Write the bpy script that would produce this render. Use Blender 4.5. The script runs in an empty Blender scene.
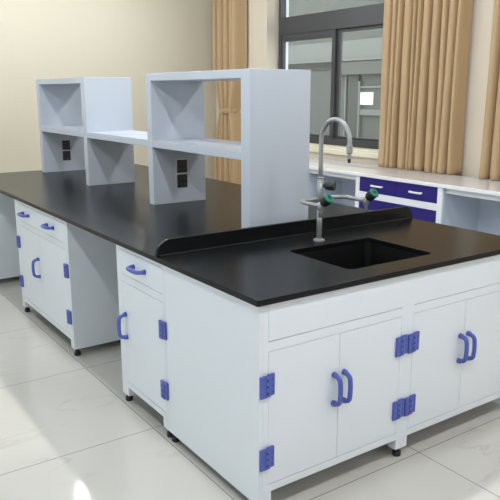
import bpy, bmesh, math, random
from mathutils import Vector, Matrix
random.seed(4)
PI = math.pi
sc = bpy.context.scene
COL = sc.collection

# ------------------------------------------------------------------ materials
def mat(name, color, rough=.5, metal=0, spec=.5, noise=0, nscale=8, bump=0, bscale=60, coat=0):
    m = bpy.data.materials.new(name); m.use_nodes = True
    n, l = m.node_tree.nodes, m.node_tree.links
    b = n['Principled BSDF']
    b.inputs['Base Color'].default_value = (*color, 1)
    b.inputs['Roughness'].default_value = rough
    b.inputs['Metallic'].default_value = metal
    b.inputs['Specular IOR Level'].default_value = spec
    b.inputs['Coat Weight'].default_value = coat
    tc = n.new('ShaderNodeTexCoord')
    if noise:
        t = n.new('ShaderNodeTexNoise'); t.inputs['Scale'].default_value = nscale; t.inputs['Detail'].default_value = 4
        l.new(tc.outputs['Object'], t.inputs['Vector'])
        mx = n.new('ShaderNodeMix'); mx.data_type = 'RGBA'
        mx.inputs['A'].default_value = (*[c*(1-noise) for c in color], 1)
        mx.inputs['B'].default_value = (*[min(1, c*(1+noise)) for c in color], 1)
        l.new(t.outputs['Fac'], mx.inputs['Factor']); l.new(mx.outputs['Result'], b.inputs['Base Color'])
    if bump:
        t2 = n.new('ShaderNodeTexNoise'); t2.inputs['Scale'].default_value = bscale
        l.new(tc.outputs['Object'], t2.inputs['Vector'])
        bp = n.new('ShaderNodeBump'); bp.inputs['Strength'].default_value = bump; bp.inputs['Distance'].default_value = .002
        l.new(t2.outputs['Fac'], bp.inputs['Height']); l.new(bp.outputs['Normal'], b.inputs['Normal'])
    return m

def srgb(r, g, b):
    f = lambda c: (c/255/12.92) if c/255 <= .04045 else ((c/255+.055)/1.055)**2.4
    return (f(r), f(g), f(b))

M = {}
M['cabinet'] = mat('white_polypropylene', (.80, .84, .89), .3, noise=.015, nscale=3)
M['rack'] = mat('pale_blue_enamel', (.535, .58, .65), .35, noise=.01)
M['under'] = mat('underside_shade_grey', (.09, .09, .095), .7, noise=.05)  # dark colour stands in for the deep shade below the cabinets
M['inner'] = mat('grey_cabinet_interior', (.45, .48, .52), .6, noise=.03)
M['black_top'] = mat('black_phenolic_resin', (.005, .006, .0065), .27, spec=.24, noise=.25, nscale=120, bump=.06, bscale=250)
M['black'] = mat('black_rubber', (.012, .012, .013), .5, noise=.1)
M['sinkblack'] = mat('black_moulded_plastic', (.003, .003, .003), .5, spec=.3, noise=.1)
M['blue'] = mat('blue_nylon', (.085, .12, .45), .38, noise=.05)
M['hole'] = mat('dark_blue_recess', (.01, .012, .05), .6, noise=.05)
M['navy'] = mat('deep_indigo_laminate', (.022, .014, .17), .28, noise=.05)
M['steel'] = mat('grey_epoxy_metal', (.36, .37, .365), .32, .3, noise=.04)
M['chrome'] = mat('bright_metal', (.75, .75, .77), .2, .9, noise=.03)
M['green'] = mat('green_tap_cap', (.015, .16, .10), .4, noise=.08)
M['white'] = mat('white_laminate', (.82, .84, .88), .25, noise=.01)
M['whitegloss'] = mat('white_gloss_worktop', (.80, .81, .83), .1, noise=.01, coat=.3)
M['benchpanel'] = mat('shaded_white_panel', (.50, .56, .66), .4, noise=.03)  # white bench panels, with knee space shade put into the colour
M['frame'] = mat('dark_grey_aluminium', (.062, .063, .068), .45, .2, noise=.04)
M['plaster'] = mat('cream_plaster', (.66, .585, .475), .75, noise=.03, nscale=4)
M['hallwall'] = mat('grey_hall_wall', (.27, .27, .27), .8, noise=.03, nscale=4)
M['reveal'] = mat('white_reveal', (.85, .85, .84), .6, noise=.02)
M['sill'] = mat('cream_stone_sill', (.78, .71, .56), .4, noise=.06, nscale=14)
M['ceiling'] = mat('dark_grey_ceiling', (.16, .16, .16), .8, noise=.02)
M['outgrey'] = mat('grey_outside_render', (.13, .13, .115), .7, noise=.08, nscale=3)
M['outdark'] = mat('darker_grey_outside', (.085, .085, .075), .7, noise=.06, nscale=3)
M['outlight'] = mat('pale_outside_paint', (.21, .21, .19), .6, noise=.05)
M['socketdark'] = mat('black_socket_plastic', (.018, .018, .02), .35, noise=.1)

def emat(name, c, s):
    m = bpy.data.materials.new(name); m.use_nodes = True
    n, l = m.node_tree.nodes, m.node_tree.links
    n.remove(n['Principled BSDF'])
    e = n.new('ShaderNodeEmission'); e.inputs['Color'].default_value = (*c, 1); e.inputs['Strength'].default_value = s
    l.new(e.outputs[0], n['Material Output'].inputs[0]); return m
LAMP = 475
M['lamp'] = emat('lamp_diffuser', (.94, .975, 1), LAMP)
M['litpane'] = emat('lit_outside_pane', (1, 1, .98), 1.6)

def floor_mat():
    m = bpy.data.materials.new('polished_marble_tile'); m.use_nodes = True
    n, l = m.node_tree.nodes, m.node_tree.links
    b = n['Principled BSDF']; b.inputs['Roughness'].default_value = .13
    g = n.new('ShaderNodeNewGeometry'); sx = n.new('ShaderNodeSeparateXYZ'); l.new(g.outputs['Position'], sx.inputs[0])
    def math_(op, a, c=None):
        k = n.new('ShaderNodeMath'); k.operation = op
        for i, q in enumerate((a, c)):
            if q is None: continue
            if isinstance(q, (int, float)): k.inputs[i].default_value = q
            else: l.new(q, k.inputs[i])
        return k.outputs[0]
    def line(o, off):
        a = math_('ADD', o, 40*.858 - off); a = math_('MODULO', a, .858)
        a = math_('SUBTRACT', a, .429); a = math_('ABSOLUTE', a); return math_('GREATER_THAN', a, .429 - .0022)
    grout = math_('MAXIMUM', line(sx.outputs['X'], .01), line(sx.outputs['Y'], .002))
    mp = n.new('ShaderNodeMapping'); mp.inputs['Rotation'].default_value = (0, 0, .9); mp.inputs['Scale'].default_value = (.9, 3.2, 1)
    l.new(g.outputs['Position'], mp.inputs[0])
    nz = n.new('ShaderNodeTexNoise'); nz.inputs['Scale'].default_value = 1.0; nz.inputs['Detail'].default_value = 6; nz.inputs['Roughness'].default_value = .55; nz.inputs['Distortion'].default_value = .3
    l.new(mp.outputs[0], nz.inputs['Vector'])
    v = math_('SUBTRACT', nz.outputs['Fac'], .5); v = math_('ABSOLUTE', v); v = math_('MULTIPLY', v, -70); v = math_('ADD', v, 1); v = math_('MAXIMUM', v, 0)
    nz2 = n.new('ShaderNodeTexNoise'); nz2.inputs['Scale'].default_value = 3; l.new(g.outputs['Position'], nz2.inputs['Vector'])
    msk = math_('SUBTRACT', nz2.outputs['Fac'], .48); msk = math_('MULTIPLY', msk, 6); msk = math_('MAXIMUM', msk, 0); msk = math_('MINIMUM', msk, 1); v = math_('MULTIPLY', v, msk); v = math_('MULTIPLY', v, .30)
    cr = n.new('ShaderNodeMix'); cr.data_type = 'RGBA'
    cr.inputs['A'].default_value = (.64, .615, .56, 1); cr.inputs['B'].default_value = (.69, .665, .61, 1)
    nz3 = n.new('ShaderNodeTexNoise'); nz3.inputs['Scale'].default_value = 2.2; nz3.inputs['Detail'].default_value = 6
    l.new(g.outputs['Position'], nz3.inputs['Vector']); l.new(nz3.outputs['Fac'], cr.inputs['Factor'])
    vm = n.new('ShaderNodeMix'); vm.data_type = 'RGBA'; l.new(v, vm.inputs['Factor']); l.new(cr.outputs['Result'], vm.inputs['A']); vm.inputs['B'].default_value = (.33, .32, .30, 1)
    gm = n.new('ShaderNodeMix'); gm.data_type = 'RGBA'; l.new(grout, gm.inputs['Factor']); l.new(vm.outputs['Result'], gm.inputs['A']); gm.inputs['B'].default_value = (.20, .19, .175, 1)
    l.new(gm.outputs['Result'], b.inputs['Base Color'])
    r = math_('MULTIPLY', grout, .5); r = math_('ADD', r, .06); l.new(r, b.inputs['Roughness'])
    return m
M['floor'] = floor_mat()

def wall_mat(name, axis, off, c=(.55, .505, .395)):
    m = bpy.data.materials.new(name); m.use_nodes = True
    n, l = m.node_tree.nodes, m.node_tree.links
    b = n['Principled BSDF']; b.inputs['Roughness'].default_value = .55
    g = n.new('ShaderNodeNewGeometry'); sx = n.new('ShaderNodeSeparateXYZ'); l.new(g.outputs['Position'], sx.inputs[0])
    def math_(op, a, q):
        k = n.new('ShaderNodeMath'); k.operation = op; l.new(a, k.inputs[0]); k.inputs[1].default_value = q; return k.outputs[0]
    a = math_('ADD', sx.outputs[axis], 20*.41 - off); a = math_('MODULO', a, .41); a = math_('SUBTRACT', a, .205)
    a = math_('ABSOLUTE', a, 0); a = math_('GREATER_THAN', a, .2025)
    nz = n.new('ShaderNodeTexNoise'); nz.inputs['Scale'].default_value = 70; l.new(g.outputs['Position'], nz.inputs['Vector'])
    cm = n.new('ShaderNodeMix'); cm.data_type = 'RGBA'; l.new(nz.outputs['Fac'], cm.inputs['Factor'])
    cm.inputs['A'].default_value = (*[x*.975 for x in c], 1); cm.inputs['B'].default_value = (*[x*1.025 for x in c], 1)
    k = math_('MULTIPLY', a, .14)
    x = n.new('ShaderNodeMix'); x.data_type = 'RGBA'; l.new(k, x.inputs['Factor']); l.new(cm.outputs['Result'], x.inputs['A']); x.inputs['B'].default_value = (.45, .38, .27, 1)
    l.new(x.outputs['Result'], b.inputs['Base Color'])
    return m
M['wallpanel'] = wall_mat('cream_wall_panels', 'X', .915)

def curtain_mat():
    m = bpy.data.materials.new('tan_curtain_cloth'); m.use_nodes = True
    n, l = m.node_tree.nodes, m.node_tree.links
    b = n['Principled BSDF']; b.inputs['Roughness'].default_value = .7
    b.inputs['Sheen Weight'].default_value = .15
    tc = n.new('ShaderNodeTexCoord'); mp = n.new('ShaderNodeMapping'); mp.inputs['Scale'].default_value = (60, 60, 2)
    l.new(tc.outputs['Object'], mp.inputs[0]); nz = n.new('ShaderNodeTexNoise'); nz.inputs['Scale'].default_value = 3; l.new(mp.outputs[0], nz.inputs['Vector'])
    cm = n.new('ShaderNodeMix'); cm.data_type = 'RGBA'; l.new(nz.outputs['Fac'], cm.inputs['Factor'])
    cm.inputs['A'].default_value = (.42, .285, .15, 1); cm.inputs['B'].default_value = (.46, .315, .17, 1)
    l.new(cm.outputs['Result'], b.inputs['Base Color']); return m
M['curtain'] = curtain_mat()

def glass_mat():
    m = bpy.data.materials.new('window_glass'); m.use_nodes = True
    n, l = m.node_tree.nodes, m.node_tree.links
    n.remove(n['Principled BSDF'])
    t = n.new('ShaderNodeBsdfTransparent'); t.inputs[0].default_value = (.9, .93, .92, 1)
    g = n.new('ShaderNodeBsdfGlossy'); g.inputs['Roughness'].default_value = .02
    lw = n.new('ShaderNodeLayerWeight'); lw.inputs[0].default_value = .5
    p = n.new('ShaderNodeMath'); p.operation = 'POWER'; p.inputs[1].default_value = 4; l.new(lw.outputs['Facing'], p.inputs[0])
    f = n.new('ShaderNodeMath'); f.operation = 'MULTIPLY_ADD'; f.inputs[1].default_value = .7; f.inputs[2].default_value = .04; l.new(p.outputs[0], f.inputs[0])
    x = n.new('ShaderNodeMixShader'); l.new(f.outputs[0], x.inputs[0]); l.new(t.outputs[0], x.inputs[1]); l.new(g.outputs[0], x.inputs[2])
    l.new(x.outputs[0], n['Material Output'].inputs[0]); return m
M['glass'] = glass_mat()

# ------------------------------------------------------------------ mesh helpers
def box(bm, x0, x1, y0, y1, z0, z1, bev=0, seg=2, mi=0):
    r = bmesh.ops.create_cube(bm, size=1)
    vs = r['verts']
    for v in vs:
        v.co = Vector((x0 if v.co.x < 0 else x1, y0 if v.co.y < 0 else y1, z0 if v.co.z < 0 else z1))
    fs = {f for v in vs for f in v.link_faces}
    for f in fs: f.material_index = mi
    if bev:
        es = list({e for v in vs for e in v.link_edges})
        rr = bmesh.ops.bevel(bm, geom=es, offset=bev, segments=seg, affect='EDGES', profile=.5)
        for f in rr['faces']: f.material_index = mi

def tube(bm, pts, rad, n=14, mi=0, caps=True):
    pts = [Vector(p) for p in pts]
    rads = rad if isinstance(rad, (list, tuple)) else [rad]*len(pts)
    rings = []; prev = None
    for i, p in enumerate(pts):
        t = (pts[min(i+1, len(pts)-1)] - pts[max(i-1, 0)])
        if t.length < 1e-9: t = Vector((0, 0, 1))
        t.normalize()
        if prev is None:
            a = Vector((0, 0, 1)) if abs(t.z) < .9 else Vector((1, 0, 0))
            u = t.cross(a).normalized()
        else:
            u = (prev - t*prev.dot(t)).normalized()
        prev = u; w = t.cross(u)
        rings.append([bm.verts.new(p + (u*math.cos(2*PI*k/n) + w*math.sin(2*PI*k/n))*rads[i]) for k in range(n)])
    for a, b in zip(rings, rings[1:]):
        for k in range(n):
            f = bm.faces.new((a[k], a[(k+1) % n], b[(k+1) % n], b[k])); f.material_index = mi; f.smooth = True
    if caps:
        f = bm.faces.new(rings[0][::-1]); f.material_index = mi
        f = bm.faces.new(rings[-1]); f.material_index = mi

def lathe(bm, origin, axis, prof, n=24, mi=0):
    """prof: list of (distance along axis, radius)"""
    o = Vector(origin); ax = Vector(axis).normalized()
    # duplicate points for sharp profile: each pair becomes a ring
    a = Vector((0, 0, 1)) if abs(ax.z) < .9 else Vector((1, 0, 0))
    u = ax.cross(a).normalized(); w = ax.cross(u)
    rings = [[bm.verts.new(o + ax*d + (u*math.cos(2*PI*k/n) + w*math.sin(2*PI*k/n))*r) for k in range(n)] for d, r in prof]
    for p, q in zip(rings, rings[1:]):
        for k in range(n):
            f = bm.faces.new((p[k], p[(k+1) % n], q[(k+1) % n], q[k])); f.material_index = mi
    bm.faces.new(rings[0][::-1]).material_index = mi; bm.faces.new(rings[-1]).material_index = mi

def prism(bm, outline, axis, a, b, mi=0):
    """outline: 2D points; extruded along axis from a to b"""
    def P(p, d):
        if axis == 'y': return Vector((p[0], d, p[1]))
        if axis == 'x': return Vector((d, p[0], p[1]))
        return Vector((p[0], p[1], d))
    v0 = [bm.verts.new(P(p, a)) for p in outline]; v1 = [bm.verts.new(P(p, b)) for p in outline]
    n = len(outline)
    for f in [bm.faces.new(v0), bm.faces.new(v1[::-1])]: f.material_index = mi
    for i in range(n):
        bm.faces.new((v0[i], v1[i], v1[(i+1) % n], v0[(i+1) % n])).material_index = mi

def link(name, bm, mats, parent=None, smooth=False, loc=None):
    bmesh.ops.recalc_face_normals(bm, faces=bm.faces[:])
    me = bpy.data.meshes.new(name)
    if loc is not None:
        for v in bm.verts: v.co -= Vector(loc)
    bm.to_mesh(me); bm.free()
    for m in (mats if isinstance(mats, (list, tuple)) else [mats]): me.materials.append(M[m])
    if smooth:
        for p in me.polygons: p.use_smooth = True
    o = bpy.data.objects.new(name, me); COL.objects.link(o)
    if loc is not None: o.location = loc
    if parent: o.parent = parent
    return o

def empty(name, loc=(0, 0, 0), rz=0, parent=None):
    o = bpy.data.objects.new(name, None); COL.objects.link(o); o.location = loc; o.rotation_euler = (0, 0, rz)
    o.empty_display_size = .1
    if parent: o.parent = parent
    return o

def tag(o, label, cat, group=None):
    o['label'] = label; o['category'] = cat
    if group: o['group'] = group
    return o

def struct(o):
    o['kind'] = 'structure'; return o

def copy_tree(o, parent=None):
    c = o.copy(); COL.objects.link(c); c.parent = parent
    for ch in list(o.children): copy_tree(ch, c)
    return c

def B(): return bmesh.new()

# ------------------------------------------------------------------ the room
XL, XR, YB, YF, ZC = -3.4, 3.5, 5.9, -4.4, 2.85
bm = B(); box(bm, XL-.2, XR+.5, YF-.2, YB+.2, -.1, 0); struct(link('floor', bm, 'floor'))
bm = B(); box(bm, XL-.2, XR+.5, YF-.2, YB+.2, ZC, ZC+.1); struct(link('ceiling', bm, 'ceiling'))
bm = B(); box(bm, XL-.2, XR+.5, YB, YB+.2, 0, ZC); struct(link('wall_back', bm, 'wallpanel'))
bm = B(); box(bm, XL-.2, XR+.5, YF-.2, YF, 0, ZC); struct(link('wall_front', bm, 'hallwall'))
LW0, LW1, LZ0, LZ1 = -1.6, 3.4, .85, 2.5
bm = B()
box(bm, XL-.2, XL, YF, LW0, 0, ZC); box(bm, XL-.2, XL, LW1, YB, 0, ZC)
box(bm, XL-.2, XL, LW0, LW1, 0, LZ0); box(bm, XL-.2, XL, LW0, LW1, LZ1, ZC)
struct(link('wall_left', bm, 'hallwall'))
WY0, WY1, WZ0, WZ1 = 2.35, 4.775, .90, 2.75
XO = 3.785
bm = B()
box(bm, XR, XO, YF, WY0, 0, ZC); box(bm, XR, XO, WY1, YB, 0, ZC)
box(bm, XR, XO, WY0, WY1, 0, WZ0); box(bm, XR, XO, WY0, WY1, WZ1, ZC)
struct(link('wall_right', bm, 'plaster'))
# plastered outer jamb beyond the glass
bm = B(); box(bm, 3.74, XO+.02, WY1-.012, WY1, WZ0, WZ1); box(bm, 3.74, XO+.02, WY0, WY0+.012, WZ0, WZ1)
struct(link('trim_1', bm, 'reveal'))
bm = B(); box(bm, 3.475, 3.66, WY0, WY1-.001, WZ0, WZ0+.055, .006); box(bm, 3.52, 3.66, WY0, WY1-.001, WZ0+.055, WZ0+.075, .003)
struct(link('trim_2', bm, 'sill'))
bm = B(); box(bm, 3.36, 3.49, -1.2, 5.86, 2.72, 2.845, .004); struct(link('trim_3', bm, 'reveal'))
bm = B(); box(bm, XL+.001, XR-.001, YB-.012, YB, 0, .09); struct(link('baseboard_back', bm, 'reveal'))
# window
win = struct(empty('window_1', (3.69, 3.56, .975)))
def wpart(name, m, boxes, parent=win, base=(3.69, 3.56, .975)):
    bm = B()
    for b_ in boxes: box(bm, b_[0]-base[0], b_[1]-base[0], b_[2]-base[1], b_[3]-base[1], b_[4]-base[2], b_[5]-base[2], .003)
    return struct(link(name, bm, m, parent))
FX0, FX1 = 3.66, 3.735
TZ0, TZ1 = 2.175, 2.365
wpart('window_frame', 'frame', [(FX0, FX1, WY1-.055, WY1-.012, .975, WZ1), (FX0, FX1, WY0+.012, WY0+.05, .975, WZ1),
      (FX0, FX1, WY0+.05, WY1-.055, .975, 1.045), (FX0, FX1, WY0+.05, WY1-.055, WZ1-.05, WZ1-.001), (FX0, FX1, WY0+.05, WY1-.055, TZ0, TZ1)])
MY = 3.81
s1 = wpart('sash', 'frame', [(FX0+.01, FX1-.025, MY-.02, MY+.03, 1.045, TZ0), (FX0+.01, FX1-.025, WY1-.085, WY1-.055, 1.045, TZ0),
      (FX0+.01, FX1-.025, MY+.03, WY1-.085, TZ0-.075, TZ0), (FX0+.01, FX1-.025, MY+.03, WY1-.085, 1.045, 1.075)])
s2 = wpart('sash', 'frame', [(FX0+.04, FX1-.003, MY-.07, MY-.02, 1.045, TZ0), (FX0+.04, FX1-.003, WY0+.05, WY0+.09, 1.045, TZ0),
      (FX0+.04, FX1-.003, WY0+.09, MY-.07, TZ0-.03, TZ0), (FX0+.04, FX1-.003, WY0+.09, MY-.07, 1.045, 1.07)])
wpart('pane', 'glass', [(3.688, 3.693, MY+.031, WY1-.086, 1.076, TZ0-.076)])
wpart('pane', 'glass', [(3.712, 3.717, WY0+.091, MY-.071, 1.071, TZ0-.031)])
wpart('pane', 'glass', [(3.70, 3.705, WY0+.051, WY1-.056, TZ1+.001, WZ1-.051)])

# unseen window added in the left wall to brighten the island's long side
lb = (XL-.1, .9, LZ0)
fill_win = struct(empty('added_fill_window', lb))
ys = [LW0+.002, LW0+1.667, LW0+3.333, LW1-.002]
wpart('window_frame', 'frame', [(XL-.13, XL-.07, ys[0], ys[-1], LZ0, LZ0+.06), (XL-.13, XL-.07, ys[0], ys[-1], LZ1-.06, LZ1)] +
      [(XL-.13, XL-.07, max(y-.03, ys[0]), min(y+.03, ys[-1]), LZ0+.06, LZ1-.06) for y in ys], fill_win, lb)
for y0, y1 in zip(ys, ys[1:]):
    wpart('pane', 'glass', [(XL-.103, XL-.097, y0+.031, y1-.031, LZ0+.061, LZ1-.061)], fill_win, lb)

# what the window looks on to: a grey courtyard wall with a pier, a beam and a lit opening
OX = 7.2
ow = struct(empty('wall_outside', (OX, 7, 0)))
def opart(name, m, boxes, bev=.006):
    bm = B()
    for b_ in boxes: box(bm, b_[0]-OX, b_[1]-OX, b_[2]-7, b_[3]-7, b_[4], b_[5], bev)
    return struct(link(name, bm, m, ow))
opart('outside_wall', 'outgrey', [(OX, OX+.2, 3.0, 13.5, -.3, 5)])
opart('outside_floor', 'outgrey', [(XO+.3, OX, 3.0, 13.5, -.3, -.1)])
opart('cornice', 'outlight', [(OX-.16, OX, 3.0, 13.5, 2.06, 2.10)])
opart('beam', 'outgrey', [(OX-.14, OX, 3.0, 7.7, 1.83, 2.05)])
opart('upper_band', 'outlight', [(OX-.04, OX, 3.0, 13.5, 2.10, 2.42), (OX-.04, OX, 3.0, 13.5, 2.62, 2.80)])
opart('dark_band', 'outdark', [(OX-.03, OX, 7.75, 13.5, 1.93, 2.0)])
opart('pier', 'outdark', [(OX-.05, OX, 7.08, 7.34, -.1, 1.83)])
opart('conduit', 'outlight', [(OX-.06, OX-.02, 7.385, 7.425, -.1, 2.04)])
opart('opening_frame', 'outlight', [(OX-.06, OX, 7.03, 7.075, -.1, 1.72), (OX-.05, OX, 5.2, 7.03, 1.60, 1.64)])
opart('lit_pane', 'litpane', [(OX-.05, OX-.01, 6.74, 7.025, 1.32, 1.53)])
opart('low_rail', 'outlight', [(OX-.05, OX, 5.2, 7.03, 1.14, 1.24)])

# ceiling lamps: four rows of round fittings
def make_lamp():
    r = empty('ceiling_lamp')
    bm = B(); lathe(bm, (0, 0, 0), (0, 0, -1), [(0, .085), (.028, .085), (.034, .078), (.034, .048), (.026, .048)], 28)
    link('housing', bm, 'white', r)
    bm = B(); lathe(bm, (0, 0, -.0262), (0, 0, -1), [(0, .046)] + [(.012+.046*math.sin(a), .046*math.cos(a)) for a in [PI/2*k/8 for k in range(8)]] + [(.058, .003)], 28)
    link('diffuser', bm, 'lamp', r)
    return tag(r, 'round white dome lamp fixed to the laboratory ceiling', 'lamp', 'ceiling lamps')
lp = make_lamp(); first = True
for x in (-1.1, -.05, 1.0, 2.06):
    for y in (-3.18, -1.2, .78, 2.78, 4.78):
        o = lp if first else copy_tree(lp); first = False
        o.location = (x, y, ZC)

# ------------------------------------------------------------------ island worktop
H, T, IW, IL = .85, .022, 1.585, 4.30
SX0, SX1, SY0, SY1 = .533, 1.026, .122, .524
def rrect(x0, x1, y0, y1, r, n=6):
    out = []
    for cx, cy, a0 in ((x1-r, y0+r, -PI/2), (x1-r, y1-r, 0), (x0+r, y1-r, PI/2), (x0+r, y0+r, PI)):
        for k in range(n+1):
            a = a0 + PI/2*k/n; out.append((cx+r*math.cos(a), cy+r*math.sin(a)))
    return out
def slab_with_hole(outer, inner, z0, z1):
    bm = B()
    def loop(pts):
        vs = [bm.verts.new((*p, z1)) for p in pts]
        return [bm.edges.new((vs[i], vs[(i+1) % len(vs)])) for i in range(len(vs))]
    es = loop(outer) + loop(inner)
    fs = [g for g in bmesh.ops.triangle_fill(bm, edges=es, use_beauty=True)['geom'] if isinstance(g, bmesh.types.BMFace)]
    r = bmesh.ops.extrude_face_region(bm, geom=fs)
    for v in [g for g in r['geom'] if isinstance(g, bmesh.types.BMVert)]: v.co.z = z0
    return bm
top = empty('countertop', (IW/2, IL/2, H-T))
off = Vector((IW/2, IL/2, H-T))
bm = slab_with_hole(rrect(0, IW, 0, IL, .006, 3), rrect(SX0, SX1, SY0, SY1, .028), H-T, H)
for v in bm.verts: v.co -= off
sl = link('slab', bm, 'black_top', top)
bv = sl.modifiers.new('b', 'BEVEL'); bv.width = .002; bv.segments = 2; bv.limit_method = 'ANGLE'; bv.angle_limit = 1.0
# upstand behind the sink with rounded top corners
def upstand_outline(x0, x1, z0, z1, r):
    o = [(x0, z0), (x1, z0)]
    for k in range(9): a = PI/2*k/8; o.append((x1-r+r*math.cos(a), z1-r+r*math.sin(a)))
    for k in range(9): a = PI/2+PI/2*k/8; o.append((x0+r+r*math.cos(a), z1-r+r*math.sin(a)))
    return o
ub = Vector((.79, .756, H))
up = empty('upstand', ub)
bm = B(); prism(bm, upstand_outline(.004, 1.581, H, H+.072, .066), 'y', .746, .766)
for v in bm.verts: v.co -= ub
us = link('strip', bm, 'black_top', up)
bv = us.modifiers.new('b', 'BEVEL'); bv.width = .002; bv.segments = 2; bv.limit_method = 'ANGLE'; bv.angle_limit = 1.0
bm = B(); prism(bm, [(.741, H), (.741, H+.004), (.746, H+.009), (.746, H)], 'x', .012, 1.575)
for v in bm.verts: v.co -= ub
link('sealing_bead', bm, 'black_top', up)
tag(up, 'black upstand strip with rounded ends crossing the countertop behind the sink', 'upstand')
tag(top, 'long black resin countertop with a sink cut-out on the white island bench', 'countertop')

# sink
so = (.7775, .3235, H-T-.20)
bm = B()
n = 6
def basin(bm, ins, z): return [bm.verts.new((p[0]-so[0], p[1]-so[1], z-so[2])) for p in rrect(SX0+ins, SX1-ins, SY0+ins, SY1-ins, .028)]
loops = [basin(bm, -.02, H-T-.0005), basin(bm, .0, H-T-.0005), basin(bm, .006, H-T-.15), basin(bm, .03, H-T-.185)]
outer = [basin(bm, -.02, H-T-.006), basin(bm, -.008, H-T-.006), basin(bm, -.002, H-T-.155), basin(bm, .026, H-T-.195)]
def strip(a, b):
    k = len(a)
    for i in range(k): bm.faces.new((a[i], a[(i+1) % k], b[(i+1) % k], b[i]))
for L in (loops, outer):
    for a, b in zip(L, L[1:]): strip(a, b)
strip(loops[0], outer[0]); bm.faces.new(loops[-1]); bm.faces.new(outer[-1])
sink = empty('sink', so)
link('basin', bm, 'sinkblack', sink)
bm = B(); lathe(bm, (0, 0, .0155), (0, 0, 1), [(0, .035), (.002, .035), (.003, .028), (.003, .006)], 24)
link('drain', bm, 'black', sink)
tag(sink, 'black rectangular sink basin sunk into the near end of the countertop', 'sink')

# ------------------------------------------------------------------ fittings
def handle_mesh(L=.118, out=.040, r=.0095, horizontal=False):
    """bow handle on the plane Y=0, standing out to -Y"""
    h = L/2; c = .022
    pts = [(0, -.001, h), (0, -.014, h-.001)]
    for k in range(6): a = PI/2*k/5; pts.append((0, -.016-(out-.016)*math.sin(a), h-.003-c*(1-math.cos(a))))
    low = [(p[0], p[1], -p[2]) for p in pts][::-1]
    pts = pts + [(0, -out-.002, .012), (0, -out-.002, -.012)] + low
    if horizontal: pts = [(p[2], p[1], p[0]) for p in pts]
    bm = B(); nn = len(pts)
    rad = [r*1.25, r*1.2] + [r]*(nn-4) + [r*1.2, r*1.25]
    tube(bm, pts, rad, 12)
    for f in bm.faces: f.smooth = True
    return bm
def hinge_mesh():
    """blue hinge centred on a seam: a plate each side, a knuckle and screw recesses"""
    bm = B()
    w, h, t = .031, .044, .011
    box(bm, -w, -.0015, -t, -.0005, -h, h-.004, .003)
    box(bm, .0015, w, -t, -.0005, -h+.006, h, .003)
    box(bm, -.010, .010, -t-.004, -t+.004, -h+.004, h-.004, .003)
    for s in (-1,):
        for z in (-.024, 0, .024):
            tube(bm, [(s*.0035, -t-.0045, z), (s*.0035, -t+.002, z)], .0042, 10, 1)
    for z in (-.024, 0, .024):
        tube(bm, [(.021, -t-.0006, z), (.021, -t+.002, z)], .0024, 8, 1)
    return bm
def handle(parent, x, y, z, horizontal=False):
    o = link('handle', handle_mesh(horizontal=horizontal), 'blue', parent); o.location = (x, y, z)
    o['label'] = 'blue bow handle'; return o
def hinge(parent, x, y, z):
    o = link('hinge', hinge_mesh(), ['blue', 'hole'], parent); o.location = (x, y, z)
    o['label'] = 'blue hinge with dark screw recesses'; return o

ZB, ZD, ZR, ZDR, ZT = .094, .126, .645, .685, H-T-.0005
def cabinet(name, loc, rz, W, D, stiles, doors, drawers, hinges, handles, dhandles, label, dz_top=.803):
    """front on local Y=0, X runs left to right. stiles: (x0,x1); doors: (x0,x1); drawers: (x0,x1)"""
    r = empty(name, loc, rz)
    g = .0022
    bm = B()
    # carcass, open to the front behind the doors
    box(bm, 0, .018, 0, D, .045, ZT, .0015); box(bm, W-.018, W, 0, D, .045, ZT, .0015)
    box(bm, .018, W-.018, D-.012, D, ZB, ZT)
    # face frame
    for a, b in stiles: box(bm, max(a, .018) if a < .018 else a, min(b, W-.018) if b > W-.018 else b, 0, .03, ZB, ZT)
    bays = list(zip([b for a, b in stiles][:-1], [a for a, b in stiles][1:]))
    for a, b in bays:
        box(bm, a, b, .0, .03, ZB, ZD-g); box(bm, a, b, .0, .03, ZR+g, ZDR-g)
    if dz_top < ZT-.01:
        for a, b in bays: box(bm, a, b, .0, .03, dz_top+g, ZT)
    link('carcass', bm, 'cabinet', r)
    bm = B(); box(bm, .018, W-.018, .031, D-.013, ZB+.002, ZB+.018); link('bottom_panel', bm, 'under', r)
    # square legs with levelling feet
    for a, b in stiles:
        c = (a+b)/2; hw = min(.034, (b-a)/2-.001); hw = max(hw, .014)
        c = max(c, hw+.019) if a < .02 else (min(c, W-.019-hw) if b > W-.02 else c)
        for y0 in (.0, D-.05):
            bm = B(); box(bm, c-hw, c+hw, y0 + (.001 if y0 else 0), y0+.048, .045, ZB, .0015)
            lg = link('leg', bm, 'cabinet', r)
            fc = .022 if a < .02 else (W-.022 if b > W-.02 else c)
            bm = B(); lathe(bm, (fc, y0+.024, 0), (0, 0, 1), [(0, .016), (.004, .019), (.020, .019), (.024, .012), (.0452, .012)], 18)
            ft = link('foot', bm, 'black', lg); ft['label'] = 'round black levelling foot'
    dob = []
    for a, b in doors:
        bm = B(); box(bm, a+g/2, b-g/2, -.0005, .018, ZD, ZR, .0015)
        dob.append(link('door', bm, 'cabinet', r))
    for a, b in drawers:
        bm = B(); box(bm, a+g/2, b-g/2, -.0005, .018, ZDR, dz_top, .0015)
        d = link('drawer', bm, 'cabinet', r)
        for q in dhandles:
            if a < q < b: handle(d, q, -.0005, .747, True)
    for di, x in hinges:
        for z in (.522, .238): hinge(dob[di], x, -.0005, z)
    for di, x in handles: handle(dob[di], x, -.0005, .426)
    return tag(r, label, 'cabinet', 'island cabinets')
E0 = .02
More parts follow.
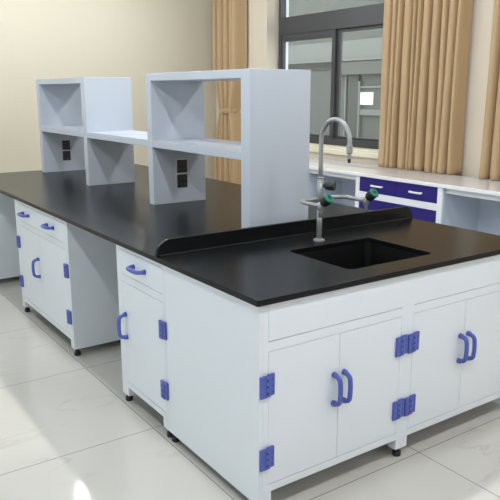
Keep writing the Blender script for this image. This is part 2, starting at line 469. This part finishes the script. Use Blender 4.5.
cabinet('sink_cabinet', (E0, E0, 0), 0, 1.545, .703, [(0, .0405), (.714, .785), (1.46, 1.545)],
        [(.0405, .3775), (.3775, .714), (.785, 1.1195), (1.1195, 1.46)], [(.0405, 1.46)],
        [(0, .032), (1, .712), (2, .783), (3, 1.46)], [(0, .350), (1, .400), (2, 1.090), (3, 1.144)], [],
        'white sink cabinet with four doors at the near end of the island', dz_top=ZT-.002)
R90 = -PI/2
cabinet('drawer_cabinet', (E0, 1.221, 0), R90, .496, 1.545, [(0, .056), (.480, .496)], [(.056, .480)], [(.056, .480)],
        [(0, .482)], [(0, .088)], [.258], 'narrow white cabinet with one drawer and one door next to the sink cabinet')
cabinet('drawer_cabinet', (E0, 2.950, 0), R90, 1.04, 1.545, [(0, .045), (1.0, 1.04)], [(.045, .52), (.52, 1.0)], [(.045, .52), (.52, 1.0)],
        [(0, .045), (1, .998)], [(0, .470)], [.265, .755], 'wide white cabinet with two drawers and two doors between the knee spaces')
cabinet('drawer_cabinet', (E0, 4.285, 0), R90, .525, 1.545, [(0, .04), (.485, .525)], [(.04, .485)], [(.04, .485)],
        [(0, .485)], [(0, .09)], [.26], 'white cabinet at the far end of the island by the beige wall')

# ------------------------------------------------------------------ reagent rack
RX0, RX1, ZS0, ZS1, ZT0, ZT1 = .61, .983, 1.207, 1.25, 1.600, 1.643
posts = [(.93, 1.008), (1.980, 2.045), (3.055, 3.120), (4.105, 4.172)]
rb = (.7965, 2.55, H)
rack = empty('reagent_rack', rb)
def rbox(name, m, args, bev=.002):
    bm = B(); box(bm, args[0]-rb[0], args[1]-rb[0], args[2]-rb[1], args[3]-rb[1], args[4]-rb[2], args[5]-rb[2], bev)
    return link(name, bm, m, rack)
pob = [rbox('upright', 'rack', (RX0, RX1, a, b, H, ZT1)) for a, b in posts]
for i in (0, 2): rbox('top_panel', 'rack', (RX0, RX1, posts[i][1], posts[i+1][0], ZT0, ZT1))
for i in range(3): rbox('shelf', 'rack', (RX0, RX1, posts[i][1], posts[i+1][0], ZS0, ZS1))
for i in (1, 3):
    y = posts[i][0]
    for z0 in (.946, 1.040):
        x0 = .775 if i == 1 else .782
        bm = B()
        box(bm, x0-.004-rb[0], x0+.072-rb[0], y-.004-rb[1], y-rb[1], z0-.002-rb[2], z0+.084-rb[2], .001)
        so_ = link('socket', bm, 'chrome', pob[i]); so_['label'] = 'black twin power socket in a metal bezel'
        # the face is joined in as second material
        bm = bmesh.new(); bm.from_mesh(so_.data)
        box(bm, x0+.001-rb[0], x0+.070-rb[0], y-.008-rb[1], y-.003-rb[1], z0+.001-rb[2], z0+.081-rb[2], .0015, 2, 1)
        for cx in (.022, .048):
            for cz in (.022, .058):
                box(bm, x0+cx-.006-rb[0], x0+cx+.006-rb[0], y-.0088-rb[1], y-.0078-rb[1], z0+cz-.006-rb[2], z0+cz+.006-rb[2], 0, 1, 2)
        bm.to_mesh(so_.data); bm.free(); so_.data.materials.append(M['socketdark']); so_.data.materials.append(M['frame'])
tag(rack, 'pale blue white two-bay reagent rack of square open boxes standing along the countertop', 'rack')

# ------------------------------------------------------------------ laboratory tap
fb = Vector((.785, .608, H))
tap = empty('laboratory_tap', fb)
zm = .200
bm = B(); lathe(bm, (0, 0, 0), (0, 0, 1), [(0, .027), (.006, .027), (.010, .018), (.012, .0135)], 28)
link('base_flange', bm, 'steel', tap)
bm = B()
tube(bm, [(0, 0, .010), (0, 0, .17)], .0125, 18); tube(bm, [(0, 0, .165), (0, 0, .295)], .0145, 18); tube(bm, [(0, 0, .295), (0, 0, .302)], .0162, 18)
link('column', bm, 'steel', tap, True)
bm = B()
R = .095
pts = [(0, 0, .29), (0, 0, .36), (0, 0, .42), (0, 0, .471)] + [(0, -R+R*math.cos(a), .471+R*math.sin(a)) for a in [PI*k/22 for k in range(1, 23)]] + [(0, -2*R, .455)]
tube(bm, pts, .0105, 16)
link('gooseneck', bm, 'steel', tap, True)
bm = B(); lathe(bm, (0, -2*R, .462), (0, 0, -1), [(0, .011), (.004, .0135), (.035, .0135), (.042, .009), (.062, .0075)], 18)
nz = link('nozzle', bm, 'steel', tap)
bm = B(); lathe(bm, (0, -2*R, .400), (0, 0, -1), [(0, .0075), (.018, .0065)], 14)
link('nozzle_tip', bm, 'black', nz)['label'] = 'black hose tip'
def knob(origin, axis, capname, parent, stem=.03, rr=.018):
    o = Vector(origin); ax = Vector(axis).normalized()
    bm = B(); lathe(bm, o, ax, [(0, .009), (stem, .009), (stem+.002, rr*.8), (stem+.012, rr)] + [(stem+.042, rr), (stem+.046, rr*.93)], 12)
    k = link('tap_handle', bm, 'black', parent); k['label'] = 'black ribbed tap handle'
    if capname:
        bm = B(); lathe(bm, o + ax*(stem+.040), ax, [(0, rr*1.03), (.006, rr*1.03), (.009, rr*.85), (.009, rr*.4), (.006, rr*.35)], 24)
        c = link('handle_cap', bm, capname, k); c['label'] = 'green index cap'
knob((0.010, -.008, .262), (.48, -.88, 0), None, tap, .012, .021)
for s in (-1, 1):
    ax_, ay_ = .135, .165; rr = .055
    pts = [(0, 0, zm), (s*(ax_-rr)*.5, 0, zm)]
    for k in range(9):
        a = PI/2*k/8; pts.append((s*(ax_-rr+rr*math.sin(a)), -rr+rr*math.cos(a), zm))
    pts += [(s*ax_, -ay_*.6, zm), (s*ax_, -ay_, zm)]
    bm = B(); tube(bm, pts, .0095, 14); arm = link('side_arm', bm, 'steel', tap, True)
    ex, ey = s*ax_, -ay_
    bm = B(); tube(bm, [(ex, ey, zm+.016), (ex, ey, zm-.018)], .0145, 16); tube(bm, [(ex, ey, zm-.018), (ex, ey, zm-.024), (ex, ey, zm-.05)], [.012, .009, .0075], 14)
    v = link('valve', bm, 'steel', arm, True)
    knob((ex, ey, zm+.004), (.12, -.76, .62), 'green', tap, .014, .023)
tag(tap, 'grey gooseneck laboratory tap with two green-capped side valves behind the sink', 'tap')

# ------------------------------------------------------------------ bench along the window wall
BX0, BX1, BZ = 2.88, 3.385, .82
WYA, WYB = .25, 3.95
bm = B(); box(bm, 2.85-3.1, 3.395-3.1, WYA-2, WYB-2, BZ-BZ, .85-BZ, .004)
wt = link('worktop', bm, 'whitegloss'); wt.location = (3.1, 2, BZ)
tag(wt, 'glossy white worktop running along the window wall under the curtains', 'worktop')
def bench_cab(y0, y1, label):
    W = y1-y0
    r = empty('bench_cabinet', (BX0, y1, 0), R90)
    D = BX1-BX0
    bm = B(); t = .02; z0 = .06; zt = BZ-.0005
    box(bm, 0, t, 0.0, D, 0, zt, .0015); box(bm, W-t, W, 0, D, 0, zt, .0015); box(bm, t, W-t, .02, D-.012, z0, z0+t); box(bm, t, W-t, D-.012, D, 0, zt)
    link('carcass', bm, 'benchpanel', r)
    bm = B(); st = .047
    box(bm, 0, st, -.018, -.0005, .02, zt, .0015); box(bm, W-st, W, -.018, -.0005, .02, zt, .0015)
    for a, b in ((.636, .69), (.40, .43), (.06, .10)): box(bm, st, W-st, -.018, -.0005, a, b, .0015)
    link('face_frame', bm, 'white', r)
    m = W/2
    for a, b in ((st, m), (m, W-st)):
        for z0_, z1_, nm in ((.692, BZ-.004, 'drawer'), (.432, .634, 'drawer'), (.102, .398, 'door')):
            bm = B(); box(bm, a+.002, b-.002, -.016, .002, z0_, z1_, .0015)
            d = link(nm, bm, 'navy', r); d['label'] = 'deep indigo front'
            zc = (z0_+z1_)/2 if nm == 'drawer' else z1_-.05
            if nm == 'drawer': zc += .0
            bm = B(); c = (a+b)/2
            hp = [(c-.06, -.017, zc), (c-.06, -.030, zc), (c-.054, -.036, zc), (c-.02, -.039, zc), (c+.02, -.039, zc), (c+.054, -.036, zc), (c+.06, -.030, zc), (c+.06, -.017, zc)]
            tube(bm, hp, .0085, 10)
            link('handle', bm, 'white', d, True)['label'] = 'white bar handle'
    return tag(r, label, 'cabinet', 'bench cabinets by the window wall')
bench_cab(1.600, 2.555, 'bench cabinet with indigo drawers under the tan curtain')
bench_cab(3.24, 3.90, 'bench cabinet mostly hidden behind the end of the rack')
bm = B(); box(bm, 0, BX1-BX0, -.01, .01, 0, BZ-.001, .0015)
sp = link('support_panel', bm, 'benchpanel'); sp.location = (BX0, .30, 0)
tag(sp, 'shade coloured panel carrying the near end of the window bench', 'panel')
for y0, y1, lab in ((.312, 1.598, 'shade coloured knee space back board right of the indigo drawers'), (2.557, 3.238, 'shade coloured knee space back board left of the indigo drawers')):
    bm = B(); box(bm, 0, .015, y0-y0, y1-y0, .0, BZ-.001, .0015); box(bm, -.42, -.40, 0, y1-y0, BZ-.045, BZ-.001, .0015, 2, 1)
    p = link('back_board', bm, ['benchpanel', 'white']); p.location = (3.32, y0, 0)
    tag(p, lab, 'panel')

# ------------------------------------------------------------------ curtains
def curtain(name, y0, y1, z0, z1, x, folds, label, amp=.04, seed=1, tie=None):
    rnd = random.Random(seed)
    r = empty(name, (x, (y0+y1)/2, z0))
    # irregular pleats: fold positions
    ws = [rnd.uniform(.5, 1.6) for _ in range(folds)]; tot = sum(ws); acc = 0; edges = [0]
    for w in ws: acc += w/tot; edges.append(acc)
    amps = [rnd.uniform(.75, 1.03) for _ in range(folds)]
    lean = [rnd.uniform(-.5, .5) for _ in range(folds)]
    nz_ = 40; per = 16
    bm = B(); grid = []
    for j in range(nz_+1):
        f = j/nz_; z = z0 + (z1-z0)*f; row = []
        pinch = 1.; sh = 0
        if tie:
            d = abs(z-tie[0]); pinch = tie[1] + (1-tie[1])*min(1, (d/.55))**.8
        for i in range(folds):
            for k in range(per):
                u = k/per; t = edges[i] + (edges[i+1]-edges[i])*(u - .095*math.sin(2*PI*u) + .10*lean[i]*math.sin(PI*u))
                ph = 2*PI*u
                dx = -amps[i]*amp*math.tanh(1.9*(math.cos(2*PI*(u-.5))+.18))*1.02 * (.85+.15*(1-f)) * (pinch if tie else 1)**.3
                dy = .012*math.sin(f*3+i*1.7)*(1-f)*(0 if tie else 1)
                y = (t-.5)*(y1-y0)*pinch + dy*pinch
                row.append(bm.verts.new((dx, y, z-z0)))
        grid.append(row)
    for a, b in zip(grid, grid[1:]):
        for k in range(len(a)-1): bm.faces.new((a[k], a[k+1], b[k+1], b[k])).smooth = True
    c = link('cloth', bm, 'curtain', r)
    s = c.modifiers.new('s', 'SOLIDIFY'); s.thickness = .003
    if tie:
        bm = B(); hw = (y1-y0)*tie[1]/2
        ol = [(.088*math.cos(a), (hw+.006)*math.sin(a)) for a in [2*PI*k/28 for k in range(28)]]
        oi = [(p[0]*.9, p[1]*.96) for p in ol]
        zz0, zz1 = tie[0]-z0-.035, tie[0]-z0+.035
        A = [[bm.verts.new((p[0], p[1], z)) for p in L] for L, z in ((ol, zz0), (ol, zz1), (oi, zz1), (oi, zz0))]
        for p, q in zip(A, A[1:]+A[:1]):
            for k in range(28): bm.faces.new((p[k], p[(k+1) % 28], q[(k+1) % 28], q[k])).smooth = True
        link('tie_band', bm, 'curtain', r)
    return tag(r, label, 'curtain', 'tan curtains')
curtain('curtain', 1.915, 2.83, .853, 2.715, 3.412, 11, 'broad tan curtain hanging over the right half of the window', .082, 3)
curtain('curtain', .70, 1.655, .853, 2.715, 3.412, 10, 'tan curtain at the right edge of the photo', .082, 8)
curtain('curtain', 5.14, 5.68, .03, 2.715, 3.385, 5, 'narrow tan curtain tied back in the far corner behind the rack', .105, 5, tie=(1.31, .50))

# ------------------------------------------------------------------ camera, world
cam = bpy.data.cameras.new('camera'); co = bpy.data.objects.new('camera', cam); COL.objects.link(co)
co.location = (-1.24489, -1.76071, 1.53445)
yaw, pit, rol = math.radians(34.5819), math.radians(-13.2506), math.radians(.0579)
co.rotation_mode = 'XYZ'
Mx = Matrix.Rotation(-yaw, 4, 'Z') @ Matrix.Rotation(PI/2+pit, 4, 'X') @ Matrix.Rotation(-rol, 4, 'Z')
co.rotation_euler = Mx.to_euler()
cam.sensor_fit = 'HORIZONTAL'; cam.sensor_width = 36; cam.lens = 670.18*36/500; cam.clip_start = .05
sc.camera = co
w = bpy.data.worlds.new('sky'); sc.world = w; w.use_nodes = True
bg = w.node_tree.nodes['Background']; bg.inputs[0].default_value = (.88, .94, 1, 1); bg.inputs[1].default_value = 3.0
sc.view_settings.view_transform = 'Standard'; sc.view_settings.look = 'None'
sc.view_settings.gamma = 1; sc.view_settings.use_curve_mapping = False
sc.view_settings.exposure = 0
sc.cycles.use_denoising = True
sc.cycles.max_bounces = 10; sc.cycles.diffuse_bounces = 6
sc.cycles.sample_clamp_indirect = 6
